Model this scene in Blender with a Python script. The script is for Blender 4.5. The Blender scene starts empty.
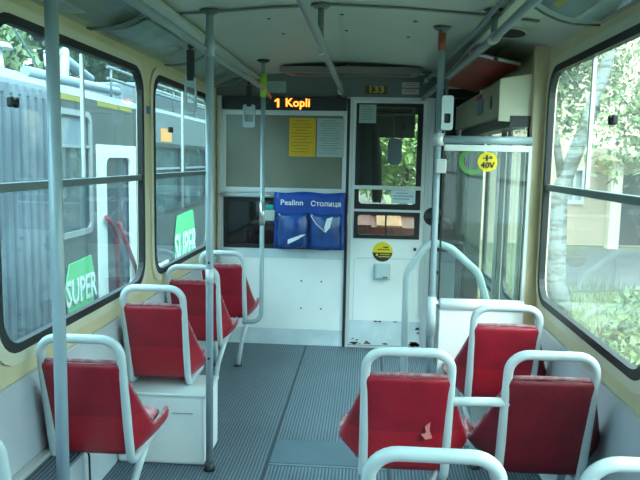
import bpy, bmesh, math, random
from mathutils import Vector, Matrix
random.seed(7)
C = bpy.context.scene.collection
S = bpy.context.scene

# ------------------------------------------------------------------ camera
CH = 1.48
pitch, yaw, roll, FPX = -0.11699, -0.06683, 0.01958, 684.4
f = Vector((math.sin(yaw)*math.cos(pitch), math.cos(yaw)*math.cos(pitch), math.sin(pitch)))
rt = f.cross(Vector((0, 0, 1))).normalized(); up = rt.cross(f)
c_, s_ = math.cos(roll), math.sin(roll)
r2, u2 = c_*rt + s_*up, -s_*rt + c_*up
cam = bpy.data.objects.new('camera', bpy.data.cameras.new('camera')); C.objects.link(cam)
mw = Matrix((r2, u2, -f)).transposed().to_4x4(); mw.translation = (0, 0, CH)
cam.matrix_world = mw
cam.data.sensor_width = 36; cam.data.lens = 36*FPX/640; cam.data.clip_start = .02
S.camera = cam
# ------------------------------------------------------------------ light
w = bpy.data.worlds.new('sky'); S.world = w; w.use_nodes = True
wn, wl = w.node_tree.nodes, w.node_tree.links
bg = wn['Background']
tc = wn.new('ShaderNodeTexCoord'); sp = wn.new('ShaderNodeSeparateXYZ'); rp = wn.new('ShaderNodeValToRGB')
wl.new(tc.outputs['Generated'], sp.inputs[0]); wl.new(sp.outputs['Z'], rp.inputs[0]); wl.new(rp.outputs[0], bg.inputs[0])
rp.color_ramp.elements[0].color = (.30, .37, .38, 1)
rp.color_ramp.elements[1].color = (.80, .96, 1.0, 1); rp.color_ramp.elements[1].position = .62
rp.color_ramp.elements.new(.22).color = (.42, .51, .52, 1)
bg.inputs[1].default_value = 7.5
sun = bpy.data.objects.new('sun', bpy.data.lights.new('sun', 'SUN')); C.objects.link(sun)
sun.data.energy = 6.0; sun.data.angle = .9; sun.data.color = (1, .98, .92)
sun.rotation_euler = Vector((-.22, .58, -.74)).to_track_quat('-Z', 'Y').to_euler()
S.view_settings.view_transform = 'Standard'; S.view_settings.look = 'None'
S.view_settings.gamma = 1; S.view_settings.use_curve_mapping = False
S.view_settings.exposure = 0.66
S.cycles.max_bounces = 10; S.cycles.diffuse_bounces = 6; S.cycles.transparent_max_bounces = 24
S.cycles.sample_clamp_indirect = 6

# ------------------------------------------------------------------ materials
MATS = {}; EXT = 1.0
def mat(name, col, rough=.5, metal=0, var=.0, vscale=6, bump=0, bscale=40, emit=0, spec=.5, coat=0, alt=None, detail=4, island=0):
    if name in MATS: return MATS[name]
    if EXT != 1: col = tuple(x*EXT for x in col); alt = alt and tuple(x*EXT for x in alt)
    m = bpy.data.materials.new(name); m.use_nodes = True
    n, l = m.node_tree.nodes, m.node_tree.links
    b = n['Principled BSDF']
    b.inputs['Base Color'].default_value = (*col, 1); b.inputs['Roughness'].default_value = rough
    b.inputs['Metallic'].default_value = metal; b.inputs['Specular IOR Level'].default_value = spec
    if coat: b.inputs['Coat Weight'].default_value = coat; b.inputs['Coat Roughness'].default_value = .15
    if emit:
        b.inputs['Emission Color'].default_value = (*col, 1); b.inputs['Emission Strength'].default_value = emit
    co = n.new('ShaderNodeTexCoord')
    if var or alt:
        t = n.new('ShaderNodeTexNoise'); t.inputs['Scale'].default_value = vscale; t.inputs['Detail'].default_value = detail
        l.new(co.outputs['Object'], t.inputs[0])
        r = n.new('ShaderNodeValToRGB'); r.color_ramp.elements[0].position = .35; r.color_ramp.elements[1].position = .68
        a = alt or tuple(x*(1-var) for x in col)
        r.color_ramp.elements[0].color = (*a, 1); r.color_ramp.elements[1].color = (*col, 1)
        l.new(t.outputs[0], r.inputs[0]); src = r.outputs[0]
        if island:
            g = n.new('ShaderNodeNewGeometry'); hs = n.new('ShaderNodeHueSaturation')
            mr = n.new('ShaderNodeMapRange'); mr.inputs[3].default_value = 1-island; mr.inputs[4].default_value = 1+island
            l.new(g.outputs['Random Per Island'], mr.inputs[0]); l.new(mr.outputs[0], hs.inputs['Value']); l.new(src, hs.inputs['Color']); src = hs.outputs[0]
        l.new(src, b.inputs['Base Color'])
    if bump:
        t2 = n.new('ShaderNodeTexNoise'); t2.inputs['Scale'].default_value = bscale
        l.new(co.outputs['Object'], t2.inputs[0])
        bp = n.new('ShaderNodeBump'); bp.inputs['Strength'].default_value = bump; bp.inputs['Distance'].default_value = .01
        l.new(t2.outputs[0], bp.inputs['Height']); l.new(bp.outputs[0], b.inputs['Normal'])
    MATS[name] = m
    return m
def glass(name, tint, dirt, dirtcol=(.8, .85, .85), refl=.12, trans=.5):
    m = bpy.data.materials.new(name); m.use_nodes = True
    n, l = m.node_tree.nodes, m.node_tree.links; n.clear()
    out = n.new('ShaderNodeOutputMaterial'); tr = n.new('ShaderNodeBsdfTransparent'); tr.inputs[0].default_value = (*tint, 1)
    gl = n.new('ShaderNodeBsdfGlossy'); gl.inputs['Roughness'].default_value = .03
    df = n.new('ShaderNodeBsdfDiffuse'); df.inputs[0].default_value = (*dirtcol, 1)
    tl = n.new('ShaderNodeBsdfTranslucent'); tl.inputs[0].default_value = (*dirtcol, 1)
    md = n.new('ShaderNodeMixShader'); md.inputs[0].default_value = trans; l.new(df.outputs[0], md.inputs[1]); l.new(tl.outputs[0], md.inputs[2])
    co = n.new('ShaderNodeTexCoord'); t = n.new('ShaderNodeTexNoise'); t.inputs['Scale'].default_value = 2.5; t.inputs['Detail'].default_value = 6
    l.new(co.outputs['Object'], t.inputs[0])
    mr = n.new('ShaderNodeMapRange'); mr.inputs[1].default_value = .3; mr.inputs[2].default_value = .75
    mr.inputs[3].default_value = dirt*.7; mr.inputs[4].default_value = dirt*1.4; l.new(t.outputs[0], mr.inputs[0])
    m1 = n.new('ShaderNodeMixShader'); l.new(mr.outputs[0], m1.inputs[0]); l.new(tr.outputs[0], m1.inputs[1]); l.new(md.outputs[0], m1.inputs[2])
    fr = n.new('ShaderNodeLayerWeight'); pw = n.new('ShaderNodeMath'); pw.operation = 'POWER'; pw.inputs[1].default_value = 5
    fr.inputs[0].default_value = .5; l.new(fr.outputs['Facing'], pw.inputs[0])
    mu = n.new('ShaderNodeMath'); mu.operation = 'MULTIPLY_ADD'; mu.inputs[1].default_value = refl*4; mu.inputs[2].default_value = refl*.4; l.new(pw.outputs[0], mu.inputs[0]); mu.use_clamp = True
    m2 = n.new('ShaderNodeMixShader'); l.new(mu.outputs[0], m2.inputs[0]); l.new(m1.outputs[0], m2.inputs[1]); l.new(gl.outputs[0], m2.inputs[2])
    l.new(m2.outputs[0], out.inputs[0]); MATS[name] = m
    return m
CREAM = mat('cream_paint', (.68, .61, .38), .4, var=.10, vscale=5)
WHITE = mat('white_laminate', (.86, .90, .89), .35, var=.06, vscale=3)
GREYW = mat('grey_white_wall', (.60, .67, .72), .45, var=.12, vscale=4)
KICK = mat('blue_grey_band', (.66, .76, .80), .5, alt=(.52, .62, .67), vscale=7)
CEIL = mat('pale_ceiling', (.42, .49, .42), .5, var=.08, vscale=2, bump=.08, bscale=7)
FASC = mat('shaded_fascia', (.16, .18, .17), .5, var=.08)  # pale fascia coloured dark, its lack of light put into the base colour
TUBE = mat('pale_grey_tube', (.56, .66, .68), .33, var=.10, vscale=9, coat=.3)
RAIL = mat('shaded_rail', (.19, .26, .27), .35, var=.1)  # darker copy of the pole colour, dim light overhead painted in
POLE = mat('pole_paint', (.33, .43, .47), .33, var=.12, vscale=6, coat=.3)
STEEL = mat('brushed_steel', (.65, .67, .66), .32, metal=.85)
ALU = mat('aluminium_frame', (.66, .70, .70), .4, metal=.35)
BLACK = mat('black_rubber', (.012, .016, .018), .55)
DARK = mat('dark_plastic', (.02, .025, .028), .4)
REDV = mat('red_vinyl', (.36, .010, .028), .42, var=.25, vscale=9, bump=.15, bscale=60)
REDL = mat('red_vinyl_lit', (.45, .012, .028), .42, var=.15, vscale=9, bump=.15, bscale=60)  # lit copy of the red vinyl for the lower shell curve
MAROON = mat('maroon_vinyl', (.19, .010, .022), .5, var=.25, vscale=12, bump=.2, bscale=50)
PURPLE = mat('purple_vinyl', (.06, .03, .22), .5, var=.2)
PAD = mat('worn_pink_fabric', (.62, .40, .44), .8, alt=(.50, .10, .14), vscale=14)
EDGE = mat('worn_edge', (.45, .33, .34), .6, alt=(.28, .04, .06), vscale=25)
WGL = glass('window_glass', (.84, .95, .94), .042)
LGL = glass('window_glass_left', (.74, .92, .96), .032, dirtcol=(.7, .85, .92))
PGL = glass('partition_glass', (.88, .95, .93), .03, trans=.3)
DGL = glass('dark_cab_glass', (.30, .34, .38), .02, refl=.1)
CGL = glass('clear_plastic', (.80, .88, .88), .22, trans=.4)

# ------------------------------------------------------------------ mesh helpers
def wloc(o):
    v = Vector((0, 0, 0))
    while o: v += o.location; o = o.parent
    return v
class MB:
    def __init__(s): s.bm = bmesh.new(); s.mi = 0
    def _f(s, vs):
        try:
            fa = s.bm.faces.new(vs); fa.material_index = s.mi; return fa
        except ValueError: return None
    def box(s, x0, x1, y0, y1, z0, z1, bev=0):
        g = bmesh.ops.create_cube(s.bm, size=1)
        for v in g['verts']:
            v.co = Vector((x0+(v.co.x+.5)*(x1-x0), y0+(v.co.y+.5)*(y1-y0), z0+(v.co.z+.5)*(z1-z0)))
        fs = set(fa for v in g['verts'] for fa in v.link_faces)
        for fa in fs: fa.material_index = s.mi
        if bev:
            es = list(set(e for v in g['verts'] for e in v.link_edges))
            bmesh.ops.bevel(s.bm, geom=es, offset=bev, segments=3, affect='EDGES', profile=.5)
        return s
    def tube(s, pts, r, fil=0, seg=12, fs=6, cap=True, closed=False):
        P = [Vector(p) for p in pts]; path = []
        if fil and len(P) > 2:
            path.append(P[0])
            for i in range(1, len(P)-1):
                a, b, c = P[i-1], P[i], P[i+1]
                d1, d2 = (a-b).normalized(), (c-b).normalized()
                ang = d1.angle(d2)
                if ang > 3.1: path.append(b); continue
                fl = fil[i-1] if isinstance(fil, (list, tuple)) else fil
                t = min(fl/math.tan(ang/2), (a-b).length*.49, (c-b).length*.49)
                rr = t*math.tan(ang/2); bis = (d1+d2).normalized()
                cen = b + bis*(rr/math.sin(ang/2)); p1, p2 = b+d1*t, b+d2*t
                v1, v2 = p1-cen, p2-cen; th = v1.angle(v2)
                for k in range(fs+1):
                    u = k/fs
                    path.append(cen + (v1*math.sin((1-u)*th)+v2*math.sin(u*th))/math.sin(th))
            path.append(P[-1])
        else: path = P
        n = len(path); rings = []; nrm = None
        for i, p in enumerate(path):
            if closed: t = (path[(i+1) % n]-path[i-1]).normalized()
            else: t = (path[min(i+1, n-1)]-path[max(i-1, 0)]).normalized()
            if nrm is None:
                nrm = t.cross(Vector((0, 0, 1)) if abs(t.z) < .9 else Vector((1, 0, 0))).normalized()
            else: nrm = (nrm - t*nrm.dot(t)).normalized()
            bn = t.cross(nrm); ri = r[i] if isinstance(r, (list, tuple)) else r
            rings.append([s.bm.verts.new(p+(nrm*math.cos(2*math.pi*k/seg)+bn*math.sin(2*math.pi*k/seg))*ri) for k in range(seg)])
        m = n if closed else n-1
        for i in range(m):
            A, B = rings[i], rings[(i+1) % n]
            for k in range(seg):
                fa = s._f((A[k], A[(k+1) % seg], B[(k+1) % seg], B[k]))
                if fa: fa.smooth = True
        if cap and not closed: s._f(rings[0][::-1]); s._f(rings[-1])
        return s
    def cyl(s, p0, p1, r, seg=20): return s.tube([p0, p1], r, seg=seg)
    def plate(s, outer, holes, axis, a, b):
        """2-D outline with holes, extruded between a and b along axis."""
        def P(u, v, t): return {0: (t, u, v), 1: (u, t, v), 2: (u, v, t)}[axis]
        es = []
        vv = []
        for lp in [outer]+list(holes):
            vs = [s.bm.verts.new(P(u, v, a)) for u, v in lp]; vv += vs
            es += [s.bm.edges.new((vs[i], vs[(i+1) % len(vs)])) for i in range(len(vs))]
        g = bmesh.ops.triangle_fill(s.bm, edges=es, use_beauty=True)
        fs = [x for x in g['geom'] if isinstance(x, bmesh.types.BMFace)]
        for fa in fs: fa.material_index = s.mi
        e = bmesh.ops.extrude_face_region(s.bm, geom=fs)
        d = Vector(P(0, 0, b-a)) - Vector(P(0, 0, 0))
        bmesh.ops.translate(s.bm, vec=d, verts=[x for x in e['geom'] if isinstance(x, bmesh.types.BMVert)])
        return s
    def sphere(s, c, r, sc=(1, 1, 1), seg=16):
        g = bmesh.ops.create_uvsphere(s.bm, u_segments=seg, v_segments=seg//2, radius=r)
        for v in g['verts']:
            v.co = Vector((v.co.x*sc[0]+c[0], v.co.y*sc[1]+c[1], v.co.z*sc[2]+c[2]))
            for fa in v.link_faces: fa.smooth = True; fa.material_index = s.mi
        return s
    def grid(s, rows, smooth=True, thick=0):
        V = [[s.bm.verts.new(p) for p in r] for r in rows]
        for i in range(len(V)-1):
            for j in range(len(V[0])-1):
                fa = s._f((V[i][j], V[i][j+1], V[i+1][j+1], V[i+1][j]))
                if fa: fa.smooth = smooth
        if thick:
            s.bm.normal_update()
            bmesh.ops.solidify(s.bm, geom=s.bm.faces[:], thickness=thick)
        return s
    def build(s, name, m, parent=None, keep=False, fixn=True):
        if fixn: bmesh.ops.recalc_face_normals(s.bm, faces=s.bm.faces[:])
        off = Vector((0, 0, 0))
        if parent: off = wloc(parent)
        elif not keep and s.bm.verts:
            xs = [v.co for v in s.bm.verts]
            off = Vector(((min(v.x for v in xs)+max(v.x for v in xs))/2, (min(v.y for v in xs)+max(v.y for v in xs))/2, min(v.z for v in xs)))
        bmesh.ops.translate(s.bm, vec=-off, verts=s.bm.verts[:])
        me = bpy.data.meshes.new(name); s.bm.to_mesh(me); s.bm.free()
        for q in (m if isinstance(m, (list, tuple)) else [m]): me.materials.append(q)
        o = bpy.data.objects.new(name, me); C.objects.link(o)
        if parent: o.parent = parent
        else: o.location = off
        return o
def rr(u0, u1, v0, v1, r, n=6):
    pts = []
    for cu, cv, a0 in ((u1-r, v1-r, 0), (u0+r, v1-r, 90), (u0+r, v0+r, 180), (u1-r, v0+r, 270)):
        for k in range(n+1):
            a = math.radians(a0+90*k/n); pts.append((cu+r*math.cos(a), cv+r*math.sin(a)))
    return pts
def circ(cu, cv, r, n=28, ru=None): return [(cu+(ru or r)*math.cos(2*math.pi*k/n), cv+r*math.sin(2*math.pi*k/n)) for k in range(n)]
def rect(u0, u1, v0, v1): return [(u0, v0), (u1, v0), (u1, v1), (u0, v1)]
def thing(name, loc, label, cat, group=None):
    o = bpy.data.objects.new(name, None); C.objects.link(o); o.location = loc; o.empty_display_size = .1
    o['label'] = label; o['category'] = cat
    if group: o['group'] = group
    return o
def tag(o, label, cat, group=None, kind=None):
    o['label'] = label; o['category'] = cat
    if group: o['group'] = group
    if kind: o['kind'] = kind
    return o
def struct(o): o['kind'] = 'structure'; return o
def sroot(name, loc=(0, 0, 0)):
    o = bpy.data.objects.new(name, None); C.objects.link(o); o.location = loc; o['kind'] = 'structure'; return o
def text(name, body, size, loc, m, parent, facing='-Y', bold=0.0, ext=.001, sx=1.0, shear=0):
    cu = bpy.data.curves.new('t', 'FONT'); cu.body = body; cu.size = size; cu.align_x = 'CENTER'; cu.align_y = 'CENTER'
    cu.extrude = ext; cu.offset = bold; cu.shear = shear; cu.resolution_u = 2
    t = bpy.data.objects.new('t', cu); C.objects.link(t)
    dg = bpy.context.evaluated_depsgraph_get()
    me = bpy.data.meshes.new_from_object(t.evaluated_get(dg))
    bpy.data.objects.remove(t); bpy.data.curves.remove(cu)
    if facing == '-Y': R = Matrix.Rotation(math.radians(90), 4, 'X')
    elif facing == '+X': R = Matrix.Rotation(math.radians(90), 4, 'Z') @ Matrix.Rotation(math.radians(90), 4, 'X')
    me.transform(Matrix.Translation(Vector(loc)-wloc(parent)) @ R @ Matrix.Diagonal((sx, 1, 1, 1)))
    me.materials.clear(); me.materials.append(m)
    o = bpy.data.objects.new(name, me); C.objects.link(o); o.parent = parent
    return o
def kids(o): return [c for c in C.objects if c.parent == o]
def dup(root, loc, label, group=None, swap=None):
    r = root.copy(); C.objects.link(r); r.location = loc; r['label'] = label
    if group: r['group'] = group
    for ch in kids(root):
        c = ch.copy(); C.objects.link(c); c.parent = r
        if swap and ch.data and ch.data.materials[0].name in swap:
            c.data = ch.data.copy(); c.data.materials[0] = swap[ch.data.materials[0].name]
            if len(c.data.materials) > 1: c.data.materials[1] = c.data.materials[0]
        for g in kids(ch):
            d = g.copy(); C.objects.link(d); d.parent = c
    return r

# ------------------------------------------------------------------ room constants
XL, XR, YF, YB, XC = -1.184, .866, 5.34, -2.6, -.16
ZB, ZT = .807, 1.93
PROF = [(XL, 2.035), (-1.04, 2.095), (-.82, 2.12), (-.46, 2.148), (XC, 2.162), (.14, 2.148), (.50, 2.12), (.72, 2.095), (XR, 2.035)]
def ceilz(x):
    for (a, za), (b, zb) in zip(PROF, PROF[1:]):
        if a <= x <= b: return za+(zb-za)*(x-a)/(b-a)
    return 2.035

# floor with ribbed rubber
m = bpy.data.materials.new('ribbed_rubber'); m.use_nodes = True
n, l = m.node_tree.nodes, m.node_tree.links; b = n['Principled BSDF']; b.inputs['Roughness'].default_value = .42
co = n.new('ShaderNodeTexCoord'); sx = n.new('ShaderNodeSeparateXYZ'); l.new(co.outputs['Object'], sx.inputs[0])
mm = n.new('ShaderNodeMath'); mm.operation = 'MULTIPLY'; mm.inputs[1].default_value = 2*math.pi/.0165; l.new(sx.outputs['X'], mm.inputs[0])
si = n.new('ShaderNodeMath'); si.operation = 'SINE'; l.new(mm.outputs[0], si.inputs[0])
ra = n.new('ShaderNodeValToRGB'); ra.color_ramp.elements[0].position = .25; ra.color_ramp.elements[1].position = .7
ra.color_ramp.elements[0].color = (.045, .075, .105, 1); ra.color_ramp.elements[1].color = (.15, .21, .255, 1)
mp = n.new('ShaderNodeMapRange'); mp.inputs[1].default_value = -1; mp.inputs[2].default_value = 1; l.new(si.outputs[0], mp.inputs[0]); l.new(mp.outputs[0], ra.inputs[0])
no = n.new('ShaderNodeTexNoise'); no.inputs['Scale'].default_value = 1.6; no.inputs['Detail'].default_value = 6; l.new(co.outputs['Object'], no.inputs[0])
mx = n.new('ShaderNodeMix'); mx.data_type = 'RGBA'; mx.blend_type = 'MULTIPLY'; mx.inputs[0].default_value = .7
r5 = n.new('ShaderNodeValToRGB'); r5.color_ramp.elements[0].position = .3; r5.color_ramp.elements[1].position = .7; r5.color_ramp.elements[0].color = (.65, .68, .7, 1); r5.color_ramp.elements[1].color = (1.1, 1.1, 1.1, 1)
l.new(no.outputs[0], r5.inputs[0]); l.new(ra.outputs[0], mx.inputs[6]); l.new(r5.outputs[0], mx.inputs[7]); l.new(mx.outputs[2], b.inputs['Base Color'])
bp = n.new('ShaderNodeBump'); bp.inputs['Strength'].default_value = .8; bp.inputs['Distance'].default_value = .004
l.new(mp.outputs[0], bp.inputs['Height']); l.new(bp.outputs[0], b.inputs['Normal']); RIB = m
fl = struct(MB().box(XL, XR, YB, 6.9, -.06, 0).build('floor', RIB))
SEAM = mat('floor_seam', (.03, .045, .055), .6)
HATCH = mat('hatch_rubber', (.085, .135, .17), .5, var=.15)
MB().box(-.455, -.445, -2, 5.3, 0, .003).build('seam_strip', SEAM, fl)
MB().box(.135, .145, -2, 5.3, 0, .003).build('seam_strip', SEAM, fl)
MB().box(-.44, .13, 3.18, 3.46, 0, .003, .001).build('hatch_cover', HATCH, fl)
MB().box(-.44, .13, 3.155, 3.17, 0, .004).build('seam_strip', mat('seam_grey', (.14, .20, .23), .5), fl)

# ceiling
ce = MB()
rows = [[(x, y, z) for x, z in PROF] for y in (YB, YF)]
ce.grid(rows, False)
ce.bm.normal_update()
bmesh.ops.solidify(ce.bm, geom=ce.bm.faces[:], thickness=-.03)
ce = struct(ce.build('ceiling', CEIL))
for y in (1.35, 3.1):
    s = MB()
    s.grid([[(x, yy, z-.004) for x, z in PROF[1:-1]] for yy in (y-.012, y+.012)], False, .006)
    s.build('seam_strip', mat('ceiling_strip', (.16, .20, .19), .5), ce)
for px, py in ((-.49, 3.35), (-.47, 3.75), (-.14, 3.32), (-.13, 3.72), (.21, 3.38), (.2, 3.8)):
    MB().cyl((px, py, ceilz(px)-.004), (px, py, ceilz(px)+.002), .009, 10).build('screw', DARK, ce)

# ------------------------------------------------------------------ walls with windows
def win_loop(y0, y1, g=0): return rr(y0+g, y1-g, ZB+g, ZT-g, .13-g*.6)
LW = [(-.99, .37), (.54, 1.93), (2.08, 3.55), (3.715, 5.09)]
RW = [(-1.07, .28), (.49, 1.89), (2.05, 3.40)]
def wall(side, X, out, wins, yend):
    d = .028*out
    o = MB().plate(rect(YB, yend, .70, 2.036), [win_loop(*q) for q in wins], 0, X, X+d).build('wall_'+side, CREAM, keep=True)
    struct(o)
    lo = MB()
    lo.plate(rect(YB, yend, 0, .70), [], 0, X-out*.006, X+d)
    lo.build('lower_panel', GREYW, o)
    MB().box(min(X-out*.012, X), max(X-out*.012, X), YB, yend, .695, .708).build('panel_joint', ALU, o)
    return o
wlft = wall('left', XL, -1, LW, YF)
wrgt = wall('right', XR, 1, RW, 3.46)
def window(i, X, out, y0, y1, strips, latch, gl):
    r = sroot('window_%d' % i, (X, (y0+y1)/2, ZB))
    a, b_ = sorted((X-out*.014, X+out*.014))
    MB().plate(win_loop(y0, y1, -.002), [win_loop(y0, y1, .030)], 0, a, b_).build('gasket', BLACK, r)
    a, b_ = sorted((X-out*.012, X+out*.002))
    MB().plate(win_loop(y0, y1, -.040), [win_loop(y0, y1, -.002)], 0, a, b_).build('frame', mat('pale_frame', (.66, .64, .48), .35), r)
    gx = X+out*.010
    a, b_ = sorted((gx, gx+out*.004))
    MB().plate(win_loop(y0, y1, .020), [], 0, a, b_).build('glass', gl, r)
    a, b_ = sorted((X-out*.010, gx+out*.010))
    MB().box(a, b_, y0+.03, y1-.03, 1.353, 1.383, .004).build('middle_bar', mat('bar_grey', (.16, .21, .21), .4, metal=.4), r)
    for ys in strips:
        a, b_ = sorted((gx-out*.008, gx+out*.008))
        MB().box(a, b_, ys-.007, ys+.007, 1.385, ZT-.035, .003).build('sliding_edge', ALU, r)
    if latch:
        k = MB(); a, b_ = sorted((gx-out*.022, gx))
        k.box(a, b_, latch[0]-.026, latch[0]-.010, latch[1]-.018, latch[1]+.018, .007)
        k.box(a, b_, latch[0]+.010, latch[0]+.026, latch[1]-.018, latch[1]+.018, .007)
        k.box(a, b_, latch[0]-.02, latch[0]+.02, latch[1]-.008, latch[1]+.008, .003)
        k.build('latch', BLACK, r)
    return r
window(1, XL, -1, *LW[2], (2.83,), (2.24, 1.65), LGL)
window(2, XL, -1, *LW[3], (4.39,), (4.08, 1.64), LGL)
window(3, XR, 1, *RW[2], (2.81,), (2.53, 1.64), WGL)
window(4, XL, -1, *LW[1], (1.2,), None, LGL)
window(5, XL, -1, *LW[0], (-.3,), None, LGL)
window(6, XR, 1, *RW[1], (1.2,), None, WGL)
window(7, XR, 1, *RW[0], (-.3,), None, WGL)
struct(MB().box(XL, XR, YB-.05, YB, 0, 2.16).build('wall_back', GREYW))
# right corner post between window and doorway
struct(MB().box(.80, .90, 3.462, 3.51, 0, 2.05, .005).build('trim_1', CREAM))
struct(MB().box(.835, .896, 3.50, 5.38, 1.93, 2.06).build('trim_2', CREAM))
struct(MB().box(.80, .866, 3.50, YF, 0, .02).build('trim_3', STEEL))
# raised ledge by the left wall with ribbed top
lg = thing('floor_ledge', (-1.06, 1.6, 0), 'ribbed topped raised ledge along left wall beneath the nearest red seat', 'ledge')
MB().box(XL+.008, -1.045, .4, 2.42, 0, .36).build('side_panel', GREYW, lg)
MB().box(XL+.008, -1.04, .4, 2.425, .36, .372).build('ribbed_top', RIB, lg)
MB().box(XL+.008, -1.14, .4, 2.43, .372, .39, .004).build('edge_strip', ALU, lg)
o = MB().tube([(-1.045, 2.44, .372), (-1.030, 2.435, .34), (-1.030, 2.44, .18), (-1.03, 2.47, 0)], .004, .02, 6).build('cable', BLACK)
tag(o, 'thin black cable hanging down beside the ribbed ledge under a red seat', 'cable')

# ------------------------------------------------------------------ front wall (cab partition)
fw = MB()
prof = [(-1.184, 0)] + [(.535, 0), (.535, 2.0)]
out = [(-1.184, 0), (-.16, 0), (-.16, 1.95), (.465, 1.95), (.465, 0), (.53, 0), (.53, 2.12)]
out += [(x, z+.02) for x, z in reversed(PROF) if x < .5]
fw.plate(out, [rect(-1.115, -.185, .785, 1.165), rect(-1.11, -.19, 1.25, 1.82)], 1, YF, YF+.04)
fwo = struct(fw.build('wall_front', WHITE, keep=True))
MB().box(-1.15, -.165, YF-.004, YF, 0, .13).build('kick_band', KICK, fwo)
MB().box(-1.15, -.165, YF-.006, YF, .70, .775).build('panel_band', KICK, fwo)
o = MB(); o.plate([(-1.184, 1.96), (.53, 1.96), (.53, 2.115)] + [(x, z) for x, z in reversed(PROF) if x < .5], [], 1, YF-.012, YF)
o.build('fascia', FASC, fwo)
MB().box(-1.17, -1.14, YF-.03, YF, 0, 1.95, .004).build('corner_strip', ALU, fwo)
MB().box(-.165, -.145, YF-.02, YF, 0, 1.95, .004).build('corner_strip', DARK, fwo)
for x, z in ((-.50, .52), (-.34, .52), (-.50, .30), (-.34, .30), (-.22, .80)):
    MB().cyl((x, YF-.007, z), (x, YF, z), .0065, 10).build('screw', DARK, fwo)
# upper opaque panel
pn = thing('frosted_panel', (-.65, YF-.01, 1.22), 'large olive grey satin panel in aluminium frame behind the notices', 'panel')
MB().box(-1.115, -.185, YF-.012, YF+.01, 1.245, 1.825).build('sheet', mat('olive_satin', (.22, .23, .17), .22, var=.25, vscale=1.4, spec=.6), pn)
MB().plate(rect(-1.14, -.165, 1.22, 1.85), [rect(-1.105, -.195, 1.255, 1.815)], 1, YF-.022, YF+.0).build('frame', ALU, pn)
# lower dark window
dw = sroot('window_8', (-.65, YF, .78))
MB().box(-1.115, -.185, YF+.01, YF+.016, .785, 1.165).build('glass', DGL, dw)
MB().plate(rect(-1.125, -.175, .775, 1.175), [rect(-1.095, -.205, .805, 1.145)], 1, YF-.010, YF+.03).build('gasket', BLACK, dw)
# led display
ld = thing('led_display', (-.66, YF-.02, 1.85), 'black destination display with glowing orange line text above the olive panel', 'display')
MB().box(-1.13, -.17, YF-.05, YF-.0005, 1.853, 1.955, .004).build('housing', DARK, ld)
LED = mat('led_orange', (1.0, .20, .02), .5, emit=3.2)
text('lettering', 'Kopli', .088, (-.545, YF-.053, 1.905), LED, ld, bold=.0014, sx=1.02)
MB().plate([(-.688, 1.872), (-.688, 1.937), (-.702, 1.937), (-.722, 1.922), (-.722, 1.912), (-.703, 1.920), (-.703, 1.872)], [], 1, YF-.054, YF-.052).build('digit', LED, ld)
# notices
YEL = mat('yellow_paper', (.72, .42, .01), .55, var=.1, vscale=30)
GRP = mat('grey_paper', (.38, .46, .44), .6)
INK = mat('faded_ink', (.22, .27, .27), .7); INKY = mat('brown_ink', (.42, .24, .01), .7)
def notice(x0, x1, z0, z1, y, m, ink, label, lines, nm='notice'):
    r = thing(nm, ((x0+x1)/2, y, z0), label, 'notice')
    MB().box(x0, x1, y-.003, y, z0, z1).build('sheet', m, r)
    k = MB(); dz = (z1-z0)/(lines+1.5)
    for i in range(lines):
        z = z1-dz*(i+1.1); w_ = (x1-x0)*(.82 if i % 3 else .6)
        k.box((x0+x1)/2-w_/2, (x0+x1)/2+w_/2*random.uniform(.6, 1), y-.0042, y-.003, z, z+dz*.30)
    o = k.build('printed_lines', ink, r); return r
notice(-.610, -.405, 1.50, 1.795, YF-.0225, YEL, INKY, 'yellow printed notice on the olive panel, left of the grey one', 11)
notice(-.395, -.185, 1.50, 1.795, YF-.0225, GRP, INK, 'grey white printed notice right beside the yellow one', 14)
notice(-.82, -.64, 1.985, 2.07, YF-.013, mat('pale_green_paper', (.32, .44, .40), .6), INK, 'small pale notice on the shaded fascia near the yellow banded pole', 4)
notice(.245, .375, 2.035, 2.075, YF-.013, mat('label_white', (.55, .53, .5), .6), mat('red_ink', (.4, .03, .03), .6), 'upper of two small red and white stickers above the cab door', 2, 'sticker')
notice(.245, .375, 1.985, 2.025, YF-.013, mat('label_white', (.55, .53, .5), .6), mat('red_ink', (.4, .03, .03), .6), 'lower of two small red and white stickers above the cab door', 2, 'sticker')
fn = thing('fleet_number', (.05, YF-.013, 1.99), 'yellow fleet number 133 stuck on the fascia above the cab door', 'number')
MB().box(-.035, .135, YF-.014, YF-.012, 1.985, 2.045).build('backing', mat('number_back', (.10, .08, .01), .5), fn)
text('digits', '133', .072, (.05, YF-.0155, 2.016), mat('number_yellow', (.62, .46, .12), .5), fn, bold=.002, sx=1.2)
# short handrail on front wall
o = thing('wall_handrail', (-.92, YF-.05, 1.17), 'short horizontal pale rail left of the blue pocket organiser', 'handrail')
MB().tube([(-1.15, YF-.035, 1.192), (-.70, YF-.035, 1.192)], .015).build('rail', TUBE, o)
MB().cyl((-1.12, YF-.035, 1.192), (-1.12, YF, 1.192), .008, 10).build('bracket', ALU, o)
MB().cyl((-.73, YF-.035, 1.192), (-.73, YF, 1.192), .008, 10).build('bracket', ALU, o)
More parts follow.
